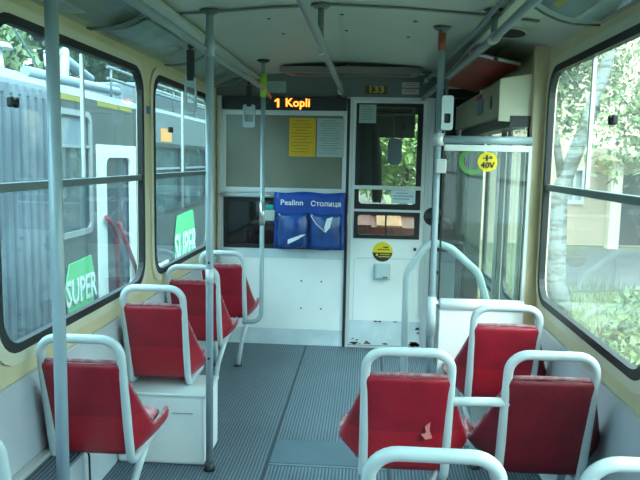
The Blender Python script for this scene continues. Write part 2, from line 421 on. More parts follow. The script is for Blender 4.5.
# blue pocket organiser
BLUE = mat('blue_nylon', (.012, .075, .42), .45, var=.25, vscale=8, bump=.3, bscale=14)
BLUD = mat('blue_seam', (.005, .02, .13), .6)
og = thing('pocket_organiser', (-.44, YF-.05, .78), 'blue fabric newspaper holder with two clear pockets and white headings', 'organiser')
rows = []
for i in range(9):
    z = 1.225-.44*i/8
    rows.append([(-.715+.55*j/12, YF-.060-.010*math.sin(j*1.3+i*.6)*(i/8), z-.006*math.sin(j*.9)) for j in range(13)])
MB().grid(rows, True, .008).build('backing', BLUE, og)
for k, x0 in enumerate((-.69, -.43)):
    rows = []
    for i in range(8):
        z = 1.07-.27*i/7
        rows.append([(x0+.24*j/8, YF-.078-.022*math.sin(math.pi*j/8)*(.4+.6*math.sin(math.pi*i/7))-.006*math.sin(j*2.1+i*1.7+k), z-.012*math.sin(math.pi*j/8)*(i == 0)) for j in range(9)])
    p = MB().grid(rows, True, .003).build('pocket', CGL2 if False else mat('blue_clear_pocket', (.02, .10, .38), .12, var=.5, vscale=12, coat=.8, bump=.5, bscale=9), og)
    MB().tube([(x0, YF-.080, 1.07), (x0, YF-.080, .80), (x0+.24, YF-.080, .80), (x0+.24, YF-.080, 1.07)], .005, 0, 6).build('piping', BLUD, p)
MB().tube([(-.425, YF-.105, 1.05), (-.38, YF-.110, .985), (-.31, YF-.112, .925)], .0035, 0, 6).build('cord', mat('cord_white', (.8, .85, .9), .5), og)
MB().plate([(-.30, 1.03), (-.255, 1.045), (-.275, .96), (-.31, .92), (-.32, .96)], [], 1, YF-.116, YF-.112).build('paper_scrap', mat('foil_white', (.75, .82, .9), .3), og)
MB().plate([(-.60, .86), (-.50, .90), (-.46, .905), (-.52, .865), (-.60, .825)], [], 1, YF-.116, YF-.112).build('paper_scrap', mat('foil_white', (.75, .82, .9), .3), og)
WTX = mat('white_print', (.85, .88, .9), .5)
text('lettering', 'Pealinn', .060, (-.575, YF-.088, 1.145), WTX, og, bold=.0010, sx=1.05)
text('lettering', 'Столица', .055, (-.312, YF-.090, 1.14), WTX, og, bold=.0010, sx=1.05)
# hand sanitiser bottle
sb = thing('dispenser_bottle', (-.755, YF-.05, 1.0), 'small translucent bottle with teal cap beside the blue organiser', 'bottle')
MB().box(-.800, -.705, YF-.085, YF-.02, 1.0, 1.085, .012).build('bottle_body', mat('cloudy_plastic', (.42, .52, .50), .25), sb)
MB().box(-.785, -.72, YF-.078, YF-.028, 1.085, 1.125, .01).build('cap', mat('teal_cap', (.02, .38, .30), .35), sb)

# ------------------------------------------------------------------ cab door
dr = sroot('door_1', (.15, YF, 0))
x0, x1 = -.118, .445
o = MB().plate(rect(x0, x1, .02, 1.935), [rect(-.085, .405, 1.115, 1.905), rect(-.085, .405, .885, 1.075)], 1, YF+.002, YF+.035)
o.build('door_leaf', WHITE, dr)
MB().plate(rect(-.142, .468, 0, 1.962), [rect(-.120, .446, 0.001, 1.938)], 1, YF-.012, YF+.045).build('frame', ALU, dr)
MB().plate(rect(-.095, .415, 1.105, 1.915), [rr(-.062, .375, 1.145, 1.885, .03)], 1, YF-.008, YF+.03).build('gasket', BLACK, dr)
MB().plate(rect(-.095, .415, .875, 1.085), [rr(-.065, .375, .905, 1.058, .02)], 1, YF-.008, YF+.03).build('gasket', BLACK, dr)
cg = glass('cab_glass', (.86, .92, .88), .012, trans=.1)
MB().box(-.09, .41, YF+.01, YF+.014, 1.11, 1.91).build('glass', cg, dr)
MB().box(-.09, .41, YF+.01, YF+.014, .88, 1.08).build('glass', glass('smoked_glass', (.75, .70, .66), .01, trans=.1), dr)
MB().box(-.10, .42, YF-.018, YF+.0, 1.258, 1.288, .003).build('crossbar', ALU, dr)
MB().box(.148, .160, YF-.006, YF+.02, .905, 1.058).build('divider', BLACK, dr)
MB().box(x0, x1, YF-.003, YF+.002, .02, .22).build('kick_band', KICK, dr)
MB().box(x0+.05, x1-.05, YF-.001, YF+.002, .715, .722).build('groove', KICK, dr)
MB().box(x0+.03, x0+.036, YF-.001, YF+.002, .22, .715).build('groove', KICK, dr)
RUST = mat('rust_chips', (.09, .06, .045), .9)
k = MB()
for i in range(34):
    x = random.choice((random.uniform(x0, x1), random.uniform(x0, x0+.1), random.uniform(x1-.06, x1)))
    z = .022+abs(random.gauss(0, .012)); q = random.uniform(.008, .022)
    k.plate([(x+q*math.cos(a)*random.uniform(.7, 1.6), z+.005+q*.5*math.sin(a)*random.uniform(.5, 1.2)) for a in [j*math.pi/4 for j in range(8)]], [], 1, YF-.0042, YF-.003)
k.build('paint_chips', RUST, dr)
k = MB()
for x, z in ((.10, .215), (.13, .212), (.25, .214), (.43, .17), (.435, .13), (.425, .16)):
    k.plate([(x+.016*math.cos(a)*random.uniform(.6, 1.5), z+.006*math.sin(a)*random.uniform(.6, 1.5)) for a in [j*math.pi/4 for j in range(8)]], [], 1, YF-.0042, YF-.003)
k.build('paint_chips', RUST, dr)
MB().cyl((.385, YF-.03, .80), (.385, YF, .80), .012, 12).build('door_knob', DARK, dr)
MB().cyl((.41, YF-.02, .70), (.41, YF, .70), .008, 12).build('door_knob', DARK, dr)
MB().box(.43, .444, YF-.014, YF, .25, .72).build('hinge_strip', ALU, dr)
lb = thing('latch_box', (.135, YF-.03, .56), 'square pale metal box fixed below the round sticker on cab door', 'box')
MB().box(.085, .185, YF-.05, YF, .565, .665, .008).build('cover', mat('pale_steel', (.50, .64, .68), .35), lb)
MB().box(.068, .20, YF-.004, YF, .55, .68, .002).build('back_plate', mat('plate_grey', (.60, .68, .68), .4), lb)
MB().box(.14, .18, YF-.055, YF-.05, .575, .582).build('slot', DARK, lb)
YST = mat('sticker_yellow', (.85, .62, .01), .45); BST = mat('sticker_black', (.03, .035, .035), .45)
st = thing('round_sticker', (.135, YF-.003, .69), 'round yellow and black sticker on white cab door under the small window', 'sticker')
cz = .772; R_ = .078
MB().plate([(.135+R_*math.cos(a), cz+R_*math.sin(a)) for a in [math.radians(-5+190*j/24) for j in range(25)]], [], 1, YF-.0035, YF-.001).build('yellow_half', YST, st)
MB().plate([(.135+R_*math.cos(a), cz+R_*math.sin(a)) for a in [math.radians(185+170*j/24) for j in range(25)]], [], 1, YF-.0035, YF-.001).build('black_half', BST, st)
k = MB()
k.box(.14, .18, YF-.005, YF-.0035, .803, .813); k.box(.095, .19, YF-.005, YF-.0035, .785, .792); k.build('printed_lines', BST, st)
k = MB()
k.box(.115, .195, YF-.005, YF-.0035, .748, .754); k.box(.085, .10, YF-.005, YF-.0035, .738, .756); k.box(.105, .195, YF-.005, YF-.0035, .730, .736); k.build('printed_lines', YST, st)
notice(-.075, .055, 1.765, 1.905, YF-.009, mat('pale_teal_paper', (.34, .46, .42), .6), INK, 'pale notice in the top left corner of the cab door glass', 6)
notice(.19, .375, 1.155, 1.255, YF-.009, mat('pale_blue_paper', (.62, .74, .80), .6), INK, 'pale blue paper stuck low right on the cab door glass', 3)

# ------------------------------------------------------------------ front right: side panel of cab beside the door
struct(MB().box(.466, .502, YF-.025, YF+.045, 0, 1.95, .003).build('trim_4', ALU))
struct(MB().box(.503, .516, YF-.030, YF, 0, 2.10).build('trim_8', DARK))
fr_ = struct(MB().plate([(.53, 0), (.835, 0), (.835, 2.0), (.70, 2.095), (.53, 2.12)], [rect(.555, .80, .80, 2.0)], 1, YF, YF+.04).build('wall_front', WHITE, keep=True))
MB().box(.53, .80, YF-.005, YF, .70, .78).build('panel_band', KICK, fr_)
MB().cyl((.575, YF-.02, .62), (.575, YF, .62), .014, 12).build('door_knob', DARK, fr_)
dw = sroot('window_9', (.68, YF, .8))
MB().box(.555, .80, YF+.01, YF+.016, .80, 2.0).build('glass', DGL, dw)
MB().plate(rect(.525, .83, .785, 2.03), [rect(.575, .785, .82, 1.96)], 1, YF-.008, YF+.03).build('gasket', BLACK, dw)

# ------------------------------------------------------------------ passenger doors
dd = sroot('door_2', (.82, 4.1, 0))
DFR = mat('door_frame_olive', (.30, .34, .29), .45)
for k_, (ya, yb) in enumerate(((3.505, 4.12), (4.14, 4.82))):
    wa, wb = (3.60, 4.05) if k_ == 0 else (4.28, 4.73)
    xs = .815
    lf = MB().plate(rect(ya, yb, .03, 1.92), [rr(wa, wb, .725, 1.78, .08), rr(wa, wb, .18, .665, .08)], 0, xs, xs+.010).build('door_leaf', DFR, dd)
    MB().plate(rr(wa-.012, wb+.012, .713, 1.792, .09), [rr(wa+.012, wb-.012, .737, 1.768, .07)], 0, xs-.004, xs+.014).build('gasket', BLACK, lf)
    MB().plate(rr(wa-.012, wb+.012, .168, .677, .09), [rr(wa+.012, wb-.012, .192, .653, .07)], 0, xs-.004, xs+.014).build('gasket', BLACK, lf)
    MB().box(xs+.004, xs+.006, wa, wb, .18, 1.78).build('glass', WGL, lf)
    MB().tube([(xs-.03, ya+.05, .6), (xs-.03, ya+.05, 1.6)], .011).build('door_handle', ALU, lf)
cab = thing('equipment_cupboard', (.72, 5.1, 0), 'dark green tall cupboard between the passenger doors and the cab wall', 'cupboard')
MB().box(  .70, .81, 4.86, 5.33, 0, 1.65, .01).build('carcass', mat('dark_green_panel', (.035, .055, .05), .3), cab)
MB().box(.694, .70, 4.90, 5.28, .05, 1.60, .002).build('cupboard_door', mat('dark_green_door', (.05, .075, .07), .25), cab)
# door mechanism cover
mc = thing('door_mechanism_cover', (.74, 4.4, 1.7), 'cream box cover above the passenger doors carrying small stickers', 'cover')
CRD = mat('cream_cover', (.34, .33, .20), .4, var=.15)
k = MB()
k.plate([(.645, 1.69), (.865, 1.675), (.865, 1.93), (.645, 1.895)], [], 1, 3.505, 3.53)
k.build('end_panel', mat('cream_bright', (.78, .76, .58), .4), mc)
k = MB()
k.plate([(.655, 1.72), (.812, 1.72), (.865, 1.90), (.865, 1.925), (.655, 1.89)], [], 1, 3.53, 5.30)
k.build('housing', CRD, mc)
MB().box(.650, .655, 4.05, 4.25, 1.76, 1.84).build('blue_label', mat('blue_label', (.12, .22, .30), .5), mc)
MB().box(.650, .655, 4.12, 4.28, 1.85, 1.875).build('red_label', mat('red_label', (.35, .05, .04), .5), mc)
k = MB().plate(circ(3.80, 1.80, .035, ru=.03), [], 0, .651, .655).build('lock', DARK, mc)
MB().box(.70, .80, 3.50, 5.30, 1.66, 1.715).build('lower_bar', DARK, mc)
# red flap hanging above it
rf = thing('ceiling_flap', (.62, 4.2, 1.95), 'dull red tilted ceiling panel above the cream door cover', 'panel')
k = MB()
k.grid([[(.50, 3.62, 2.04), (.62, 3.62, 2.015), (.76, 3.62, 1.985)], [(.50, 5.0, 2.04), (.62, 5.0, 2.015), (.76, 5.0, 1.985)]], False, .012)
k.build('sheet', mat('dull_red_sheet', (.42, .05, .02), .4, var=.4, vscale=3), rf)
MB().tube([(.50, 3.615, 2.036), (.62, 3.615, 2.010), (.76, 3.615, 1.980)], .009, 0, 8).build('edge_strip', ALU, rf)
MB().box(.625, .645, 3.60, 3.61, 1.99, 2.015, .003).build('catch', DARK, rf)
# loudspeaker grille
o = MB()
rows = []
o.plate(circ(.66, 3.40, .115, ru=.070), [], 2, 2.062, 2.085)
for v in o.bm.verts: v.co.z = ceilz(v.co.x)-.002-(.006 if v.co.z < 2.07 else 0)
o = o.build('ceiling_speaker', mat('speaker_black', (.012, .016, .015), .7, bump=.5, bscale=200))
tag(o, 'black round speaker grille in the sloping ceiling on the right', 'speaker')
q = MB().plate(circ(.66, 3.40, .122, ru=.077), [circ(.66, 3.40, .113, ru=.068)], 2, 2.066, 2.092)
for v in q.bm.verts: v.co.z = ceilz(v.co.x)-.001-(.010 if v.co.z < 2.07 else 0)
q.build('rim', CEIL, o)

# ------------------------------------------------------------------ partition at right
pt = thing('glass_partition', (.59, 3.45, 0), 'glazed divider with white lower panel in front of the passenger doors', 'partition')
MB().box(.375, .80, 3.447, 3.453, .79, 1.55).build('glass', PGL, pt)
MB().tube([(.36, 3.45, 1.590), (.80, 3.45, 1.590)], .020).build('top_rail', POLE, pt)
MB().box(.375, .80, 3.435, 3.465, 1.535, 1.566, .004).build('glazing_strip', mat('white_strip', (.78, .84, .82), .4), pt)
MB().box(.785, .80, 3.435, 3.465, .79, 1.54).build('side_strip', ALU, pt)
MB().box(.372, .380, 3.440, 3.460, .79, 1.54).build('side_strip', DARK, pt)
MB().box(.385, .80, 3.435, 3.465, .03, .745).build('lower_panel', WHITE, pt)
MB().tube([(.385, 3.445, .765), (.80, 3.445, .765)], .030).build('panel_cap', WHITE, pt)
MB().tube([(.345, 3.45, .765), (.385, 3.45, .765)], .014).build('pipe_joint', STEEL, pt)
sk = thing('voltage_sticker', (.585, 3.44, 1.44), 'round yellow warning sticker on the partition glass overlapping a green ring', 'sticker')
MB().plate(circ(.590, 1.485, .048), [], 1, 3.443, 3.4465).build('disc', mat('sticker_yellow2', (.88, .66, .01), .45), sk)
text('lettering', '40V', .042, (.590, 3.441, 1.467), BST, sk, bold=.001)
k = MB(); k.box(.565, .612, 3.4415, 3.443, 1.500, 1.505); k.box(.580, .590, 3.4415, 3.443, 1.488, 1.518); k.box(.598, .612, 3.4415, 3.443, 1.506, 1.512); k.build('pictogram', BST, sk)
gr_ = MB()
for r0 in (.066, .058, .050): gr_.plate(circ(.517, 1.487, r0, 40), [circ(.517, 1.487, r0-.0042, 40)], 1, 3.4448, 3.4468)
tag(gr_.build('ring_decal', mat('lime_print', (.12, .42, .04), .5)), 'lime green dashed ring decal on partition glass left of the yellow sticker', 'decal')

# ------------------------------------------------------------------ poles and rails
def flange(k, x, y): 
    z = ceilz(x); k.tube([(x, y, z-.004), (x, y, z-.018)], [.045, .03], seg=16)
def pole(x, y, r, label, foot=True, top=None, **kw):
    t = thing('grab_pole', (x, y, 0), label, 'pole', )
    zt = ceilz(x) if top is None else top
    MB().tube([(x, y, 0 if foot else .0), (x, y, zt-.005)], r).build('tube', POLE, t)
    k = MB(); flange(k, x, y); k.build('ceiling_flange', mat('flange_dark', (.10, .13, .12), .5), t)
    if foot: MB().tube([(x, y, 0), (x, y, .012), (x, y, .04)], [.030, .027, .022], seg=16).build('floor_socket', DARK, t)
    return t
p1 = pole(-.918, 1.97, .0195, 'thick grey grab pole nearest the camera, beside the first seat on the left')
p2 = pole(-.713, 3.075, .0178, 'grey grab pole standing at the corner of the white box under a seat')
MB().cyl((-.713, 3.075, .90), (-.713, 3.075, .97), .0190, 14).build('sleeve', TUBE, p2)
for z_ in (1.0, .55): MB().cyl((-.713, 3.055, z_), (-.713, 3.075, z_), .006, 8).build('screw', DARK, p2)
k = MB(); k.cyl((-.713, 3.075, 1.925), (-.713, 3.075, 2.0), .022, 16); k.build('rail_clamp', POLE, p2)
p3 = thing('grab_pole', (-.705, 4.6, .3), 'slim grey grab pole with yellow green band that curves into the farthest left seat', 'pole')
MB().tube([(-.705, 4.6, 2.12), (-.705, 4.6, .36), (-.835, 4.6, .352)], .0155, .07).build('tube', POLE, p3)
k = MB(); flange(k, -.705, 4.6); k.build('ceiling_flange', DARK, p3)
MB().cyl((-.705, 4.6, 1.885), (-.705, 4.6, 2.035), .021, 16).build('coloured_band', mat('lime_band', (.36, .62, .03), .45), p3)
MB().cyl((-.705, 4.6, 1.18), (-.705, 4.6, 1.03), .018, 16).build('sleeve', STEEL, p3)
p4 = pole(.345, 3.45, .0165, 'pale grab pole at the edge of the glass partition carrying black button')
MB().cyl((.345, 3.45, 2.02), (.345, 3.45, 2.10), .019, 16).build('upper_band', mat('orange_band', (.32, .08, .03), .5), p4)
MB().cyl((.345, 3.45, 1.56), (.345, 3.45, 1.62), .028, 16).build('rail_clamp', ALU, p4)
MB().cyl((.345, 3.45, .60), (.345, 3.45, .80), .0235, 16).build('sleeve', TUBE, p4)
MB().box(.335, .385, 3.40, 3.45, 1.425, 1.495, .006).build('bracket', mat('bracket_grey', (.62, .66, .64), .4), p4)
MB().tube([(.30, 3.465, 1.20), (.375, 3.465, 1.20)], .018).build('button_arm', DARK, p4)
MB().sphere((.335, 3.475, 1.205), .047, (1, .55, 1)).build('button', DARK, p4)
vb = thing('card_holder', (.40, 3.42, 1.64), 'pale metal bracket with dark opening fixed high on the partition pole', 'bracket')
MB().plate(rr(.352, .408, 1.635, 1.80, .012), [rr(.365, .396, 1.668, 1.715, .006)], 1, 3.405, 3.43).build('plate', mat('pale_bracket', (.62, .74, .76), .3), vb)
MB().box(.362, .380, 3.407, 3.43, 1.80, 1.88, .004).build('hook', DARK, vb)
MB().box(.361, .400, 3.424, 3.432, 1.66, 1.72).build('recess', DARK, vb)
# arch barrier
ar = thing('arched_barrier', (.42, 3.62, 0), 'large bent pale tube barrier arching behind the partition pole', 'barrier')
MB().tube([(.225, 3.62, 0), (.225, 3.62, .89), (.335, 3.62, 1.065), (.45, 3.62, 1.03), (.60, 3.62, .90), (.645, 3.62, .76), (.645, 3.62, 0)], .020, [.12, .09, .12, .12, .12]).build('tube', TUBE, ar)
MB().tube([(.225, 3.62, 0), (.225, 3.62, .03)], .035, seg=16).build('floor_socket', ALU, ar)
MB().tube([(.645, 3.62, 0), (.645, 3.62, .03)], .035, seg=16).build('floor_socket', ALU, ar)
# ceiling rails
def ceiling_rail(pts, r, label, posts, m=RAIL):
    t = thing('ceiling_rail', pts[0], label, 'handrail')
    MB().tube(pts, r).build('rail', m, t)
    for (x, y, z) in posts:
        k = MB(); k.cyl((x, y, z), (x, y, ceilz(x)-.002), .014, 12); flange(k, x, y); p = k.build('hanger', mat('hanger_dark', (.12, .15, .15), .45), t)
        MB().cyl((x, y-.03, z), (x, y+.03, z), r+.006, 14).build('clamp', STEEL, p)
    return t
ceiling_rail([(-.235, -1.5, 1.965), (-.195, 5.32, 1.965)], .017, 'pale handrail running along the middle of the ceiling', [(-.222, 3.1, 1.965), (-.205, 4.95, 1.965)])
ceiling_rail([(-.735, -1.5, 1.955), (-.735, 3.1, 1.955), (-.705, 4.6, 1.945), (-.76, 5.32, 1.945)], .016, 'handrail under the left side of ceiling carrying the hand straps', [(-.735, .2, 1.955)])
ceiling_rail([(.535, -1.5, 2.0), (.515, 3.0, 2.0), (.41, 5.32, 1.955)], .018, 'right ceiling handrail passing just left of the red flap', [(.515, 3.0, 2.0)])
ceiling_rail([(.50, -1.5, 2.085), (.48, 3.3, 2.08), (.405, 5.32, 2.065)], .011, 'thinner upper ceiling rail on the right beside the lower handrail', [(.41, 5.1, 2.066)])
# ceiling hatch slot
hf = struct(MB().plate([(x, y) for x, y in ((-.63, 4.86), (.36, 4.86), (.33, 5.12), (-.58, 5.12))], [[(-.57, 4.90), (.30, 4.90), (.28, 5.08), (-.53, 5.08)]], 2, 2.085, 2.125).build('trim_5', mat('hatch_frame', (.20, .19, .17), .5)))
MB().box(-.57, .30, 4.90, 5.08, 2.108, 2.118).build('vent_panel', mat('vent_grey', (.30, .36, .33), .5), hf)
# curved covers in the coves
for i_, (xa, xb) in enumerate(((-.93, -.845), (.535, .60))):
    struct(MB().box(xa, xb, YB, YF, 2.085, 2.105, .004).build('trim_%d' % (6+i_), mat('trim_green', (.42, .48, .42), .4)))
def cover(side, y0, y1, label, posters):
    sg = -1 if side == 'l' else 1
    t = thing('cove_cover', (XC+sg*.93, (y0+y1)/2, 2.0), label, 'cover')
    rows = []
    for k_ in range(9):
        u = k_/8; xx = XC+sg*(1.018-.30*u); zz = 2.005+.10*u-.035*math.sin(math.pi*u)
        rows.append([(xx, y, zz) for y in (y0, y1)])
    MB().grid(rows, True, .003).build('curved_sheet', glass('cover_plastic', (.90, .95, .95), .03, refl=.08) if 'cover_plastic' not in MATS else MATS['cover_plastic'], t)
    for (ya, yb, ua, ub, col) in posters:
        rows = []
        for k_ in range(5):
            u = ua+(ub-ua)*k_/4; xx = XC+sg*(1.018-.30*u); zz = 2.010+.10*u-.035*math.sin(math.pi*u)
            rows.append([(xx, y, zz) for y in (ya, yb)])
        MB().grid(rows, True, .001).build('printed_card', mat('card_%s' % str(col), col, .4, var=.3, vscale=9), t)
    for y in (y0, y1):
        MB().tube([(XC+sg*(1.018-.30*u/6), y, 2.003+.10*u/6-.035*math.sin(math.pi*u/6)) for u in range(7)], .005, seg=8).build('end_strip', mat('cover_edge', (.20, .25, .25), .4), t)
    return t
cover('l', .2, 2.85, 'clear curved advert cover above the nearest left window', [(.4, 2.6, .1, .35, (.60, .70, .68)), (.4, 2.7, .5, .8, (.35, .45, .45))])
cover('l', 2.88, 3.95, 'clear curved advert cover over the left wall between both windows', [(2.95, 3.7, .1, .75, (.42, .52, .50))])
cover('l', 3.98, 5.1, 'empty clear curved cover over the second left window, ending at the cab', [])
cover('r', .2, 2.72, 'clear curved advert cover with blue and yellow print above the right window', [(.4, 2.66, .06, .90, (.34, .48, .54)), (.4, 2.60, .62, .70, (.8, .70, .15)), (.4, 2.66, .30, .38, (.66, .76, .76))])
# hand straps
def strap(x, y, zr, label, q=1.0):
    t = thing('hand_strap', (x, y, zr-.28), label, 'hand strap')
    MB().tube([(x, y-.008, zr+.0), (x, y-.025, zr+.02), (x, y, zr+.028), (x, y+.025, zr+.01)], .008, .01, 8).build('hook', BLACK, t)
    MB().box(x-.017, x+.017, y-.010, y+.010, zr-.14, zr-.005, .006).build('strap', BLACK, t)
    k = MB()
    k.plate(rr(x-.040*q, x+.040*q, zr-.27, zr-.125, .015), [rr(x-.028*q, x+.028*q, zr-.235, zr-.16, .010)], 1, y-.008, y+.008)
    k.build('grip', mat('clear_grip', (.34, .43, .45), .2, coat=.5), t)
    MB().box(x-.03*q, x+.03*q, y-.003, y+.003, zr-.24, zr-.155).build('card_insert', MATS['clear_plastic'], t)
    return t
strap(-.785, 3.02, 1.95, 'hand strap with clear grip hanging beside the second pole, nearest the camera', .65)
strap(-.765, 4.40, 1.945, 'farther hand strap hanging in front of the olive panel')
# stickers on walls
tag(MB().box(XL, XL+.004, 3.575, 3.695, 1.705, 1.745).build('blue_sticker', mat('blue_sticker', (.02, .16, .45), .5)), 'small blue sticker on the cream post between the left windows', 'sticker')

# ------------------------------------------------------------------ seats
def make_seat(label, legs=True, wing=0.0):
    t = thing('tram_seat', (0, 0, 0), label, 'seat', None)
    H = .144
    fr = MB().tube([(-H, .36, .362), (-H, .105, .352), (-H, .0, .845), (H, .0, .845), (H, .105, .352), (H, .36, .362)], .0165, [.05, .065, .065, .05], 12, 7)
    fr.build('tube_frame', TUBE, t)
    R = [  # centre y, z, flat half width, edge half width, y, z
        (.012, .768, .112, .134, .016, .768), (.020, .735, .114, .144, .030, .732), (.040, .655, .120, .172, .085, .640), (.070, .545, .120, .210, .155, .530),
        (.090, .470, .120, .228, .192, .482), (.106, .412, .118, .232, .215, .468), (.128, .386, .118, .232, .245, .462), (.20, .376, .125, .231, .300, .460), (.34, .390, .150, .224, .400, .458),
        (.425, .410, .165, .205, .440, .445)]
    R = [(a_, b_-(.008 if b_ > .7 else 0), c_*1.05, d_-wing*max(0, (d_-.134)/.098), e_, f_-(.008 if f_ > .7 else 0)) for a_, b_, c_, d_, e_, f_ in R]
    def row(r, back=0):
        cy, cz_, fh, eh, ey, ez = r; pts = []
        for s in (-1, 1):
            a = [(s*eh, ey, ez), (s*(eh*.55+fh*.45), ey*.55+cy*.45, ez*.55+cz_*.45), (s*(fh+.004), cy+.003, cz_+(.006 if cy > .12 else 0)), (s*(fh-.006), cy, cz_), (s*fh*.5, cy, cz_)]
            pts.append(a)
        return pts[0]+[(0, cy, cz_)]+pts[1][::-1]
    # upper shell, and lower band painted brighter as its curve catches light
    k = MB(); k.grid([row(r) for r in R], True)
    nc = 10
    for i, fa in enumerate(k.bm.faces): fa.material_index = 1 if (i//nc) >= 3 else 0
    bmesh.ops.recalc_face_normals(k.bm, faces=k.bm.faces[:])
    k.bm.normal_update()
    bmesh.ops.solidify(k.bm, geom=k.bm.faces[:], thickness=.018)
    sh = k.build('seat_shell', [REDV, REDL], t)
    sd = sh.modifiers.new('s', 'SUBSURF'); sd.levels = 1; sd.render_levels = 1
    e = [(r[3]*-1, r[4], r[5]) for r in R]; e2 = [(-a, b_, c) for a, b_, c in e]
    MB().tube(e[::-1]+[(-.06, .01, .764), (.06, .01, .764)]+e2, .0075, 0, 8).build('edge_piping', EDGE, t)
    MB().tube([(-.123, .058, .560), (-.06, .062, .548), (0, .064, .545), (.06, .062, .548), (.123, .058, .560)], .003, 0, 6).build('seam', EDGE, t)
    rows = []
    for i in range(8):
        y = .15+.30*i/7
        hw = .175-wing*.8+.02*math.sin(math.pi*i/7)
        rows.append([(hw*(j/4-1), y+.012*math.cos(math.pi*(j/4-1)/2), .432+.018*math.cos(math.pi*(j/4-1)/2)+(.014 if 0 < i < 7 else -.012)) for j in range(9)])
    MB().grid(rows, True, .03).build('seat_cushion', PAD, t)
    if legs:
        for s in (-1, 1):
            g = MB().tube([(s*H, .28, .362), (s*.10, .25, .2), (s*.075, .22, .0)], .0155, .08).build('leg', TUBE, t)
            MB().tube([(s*.075, .22, 0), (s*.075, .22, .012)], .03, seg=12).build('foot_plate', DARK, g)
    return t
G = 'red shell seats on tube frames'
s0 = make_seat('red seat beside the thick near pole on the left, worn pink cushion edge showing', wing=.038)
s0.location = (-.985, 2.26, 0); s0['group'] = G
s2 = make_seat('red shell seat mounted on the white box by the left wall', False, .038); s2.location = (-.992, 3.10, .022); s2['group'] = G
dup(s0, (-1.0, 3.87, 0), 'red shell seat on the left, directly ahead of the one on the white box', G)
dup(s0, (-.962, 4.50, 0), 'farthest red shell seat on the left, against the white cab wall', G)
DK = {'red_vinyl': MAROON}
s1 = make_seat('red shell seat beside the aisle in the middle, with a pale scuff on its back'); s1['group'] = G
right = []
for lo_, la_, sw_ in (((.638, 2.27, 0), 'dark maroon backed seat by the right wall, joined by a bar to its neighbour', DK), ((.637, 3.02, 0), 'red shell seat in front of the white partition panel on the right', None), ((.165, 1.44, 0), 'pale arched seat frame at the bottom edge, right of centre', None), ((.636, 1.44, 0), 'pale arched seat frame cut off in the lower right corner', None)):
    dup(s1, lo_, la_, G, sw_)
near = dup(s1, (-.975, 1.45, 0), 'pale tube frame and purple seat edge cut off in the lower left corner', G, {'red_vinyl': PURPLE, 'worn_edge': PURPLE, 'worn_pink_fabric': PURPLE})
s1.location = (.157, 2.25, 0)
MB().tube([(.27, 2.29, .665), (.51, 2.31, .665)], .0165).build('connecting_bar', TUBE, s1)
k = MB().plate([(.222, .575), (.240, .590), (.238, .560), (.248, .535), (.225, .528), (.210, .545), (.226, .552)], [], 1, 2.283, 2.289)
sc = k.build('scuff', mat('scuff_pink', (.55, .18, .18), .7), s1)
# white box beneath the second seat
bx = thing('wheel_box', (-.96, 3.3, 0), 'white metal box under the second full seat on the left', 'box')
MB().box(XL+.008, -.742, 3.105, 3.40, 0, .345, .018).build('casing', WHITE, bx)
MB().box(XL+.008, -.739, 3.10, 3.405, .338, .357, .006).build('lid', mat('lid_grey', (.62, .70, .70), .4), bx)
MB().box(-.90, -.80, 3.095, 3.10, .262, .266).build('slot', mat('slot_grey', (.3, .35, .35), .5), bx)

# ------------------------------------------------------------------ driver cab
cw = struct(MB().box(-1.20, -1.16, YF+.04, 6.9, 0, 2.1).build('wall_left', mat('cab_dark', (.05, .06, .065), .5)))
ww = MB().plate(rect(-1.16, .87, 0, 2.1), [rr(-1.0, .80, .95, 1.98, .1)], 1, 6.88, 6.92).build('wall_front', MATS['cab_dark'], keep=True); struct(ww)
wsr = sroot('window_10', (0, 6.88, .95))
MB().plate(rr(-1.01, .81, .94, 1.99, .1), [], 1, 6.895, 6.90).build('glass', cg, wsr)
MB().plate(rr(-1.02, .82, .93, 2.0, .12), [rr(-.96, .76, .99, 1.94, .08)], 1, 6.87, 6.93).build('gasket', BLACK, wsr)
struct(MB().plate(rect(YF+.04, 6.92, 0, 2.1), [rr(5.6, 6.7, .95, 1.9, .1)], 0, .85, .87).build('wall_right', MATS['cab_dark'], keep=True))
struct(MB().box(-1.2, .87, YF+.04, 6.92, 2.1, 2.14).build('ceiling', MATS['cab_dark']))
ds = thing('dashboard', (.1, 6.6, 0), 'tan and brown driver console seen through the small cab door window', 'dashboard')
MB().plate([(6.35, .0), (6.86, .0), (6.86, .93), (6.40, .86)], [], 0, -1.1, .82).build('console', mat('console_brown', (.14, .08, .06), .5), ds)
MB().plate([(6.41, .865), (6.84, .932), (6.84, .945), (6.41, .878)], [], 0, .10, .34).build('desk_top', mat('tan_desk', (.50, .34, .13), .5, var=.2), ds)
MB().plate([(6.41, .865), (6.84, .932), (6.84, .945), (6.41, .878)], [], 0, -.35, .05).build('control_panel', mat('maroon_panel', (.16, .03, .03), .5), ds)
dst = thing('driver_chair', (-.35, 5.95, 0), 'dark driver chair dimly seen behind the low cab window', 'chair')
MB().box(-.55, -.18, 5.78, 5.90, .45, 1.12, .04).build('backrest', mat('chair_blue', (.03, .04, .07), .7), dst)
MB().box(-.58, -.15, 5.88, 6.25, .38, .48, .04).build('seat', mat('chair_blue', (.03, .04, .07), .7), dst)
MB().cyl((-.36, 6.05, 0), (-.36, 6.05, .38), .05).build('pedestal', DARK, dst)
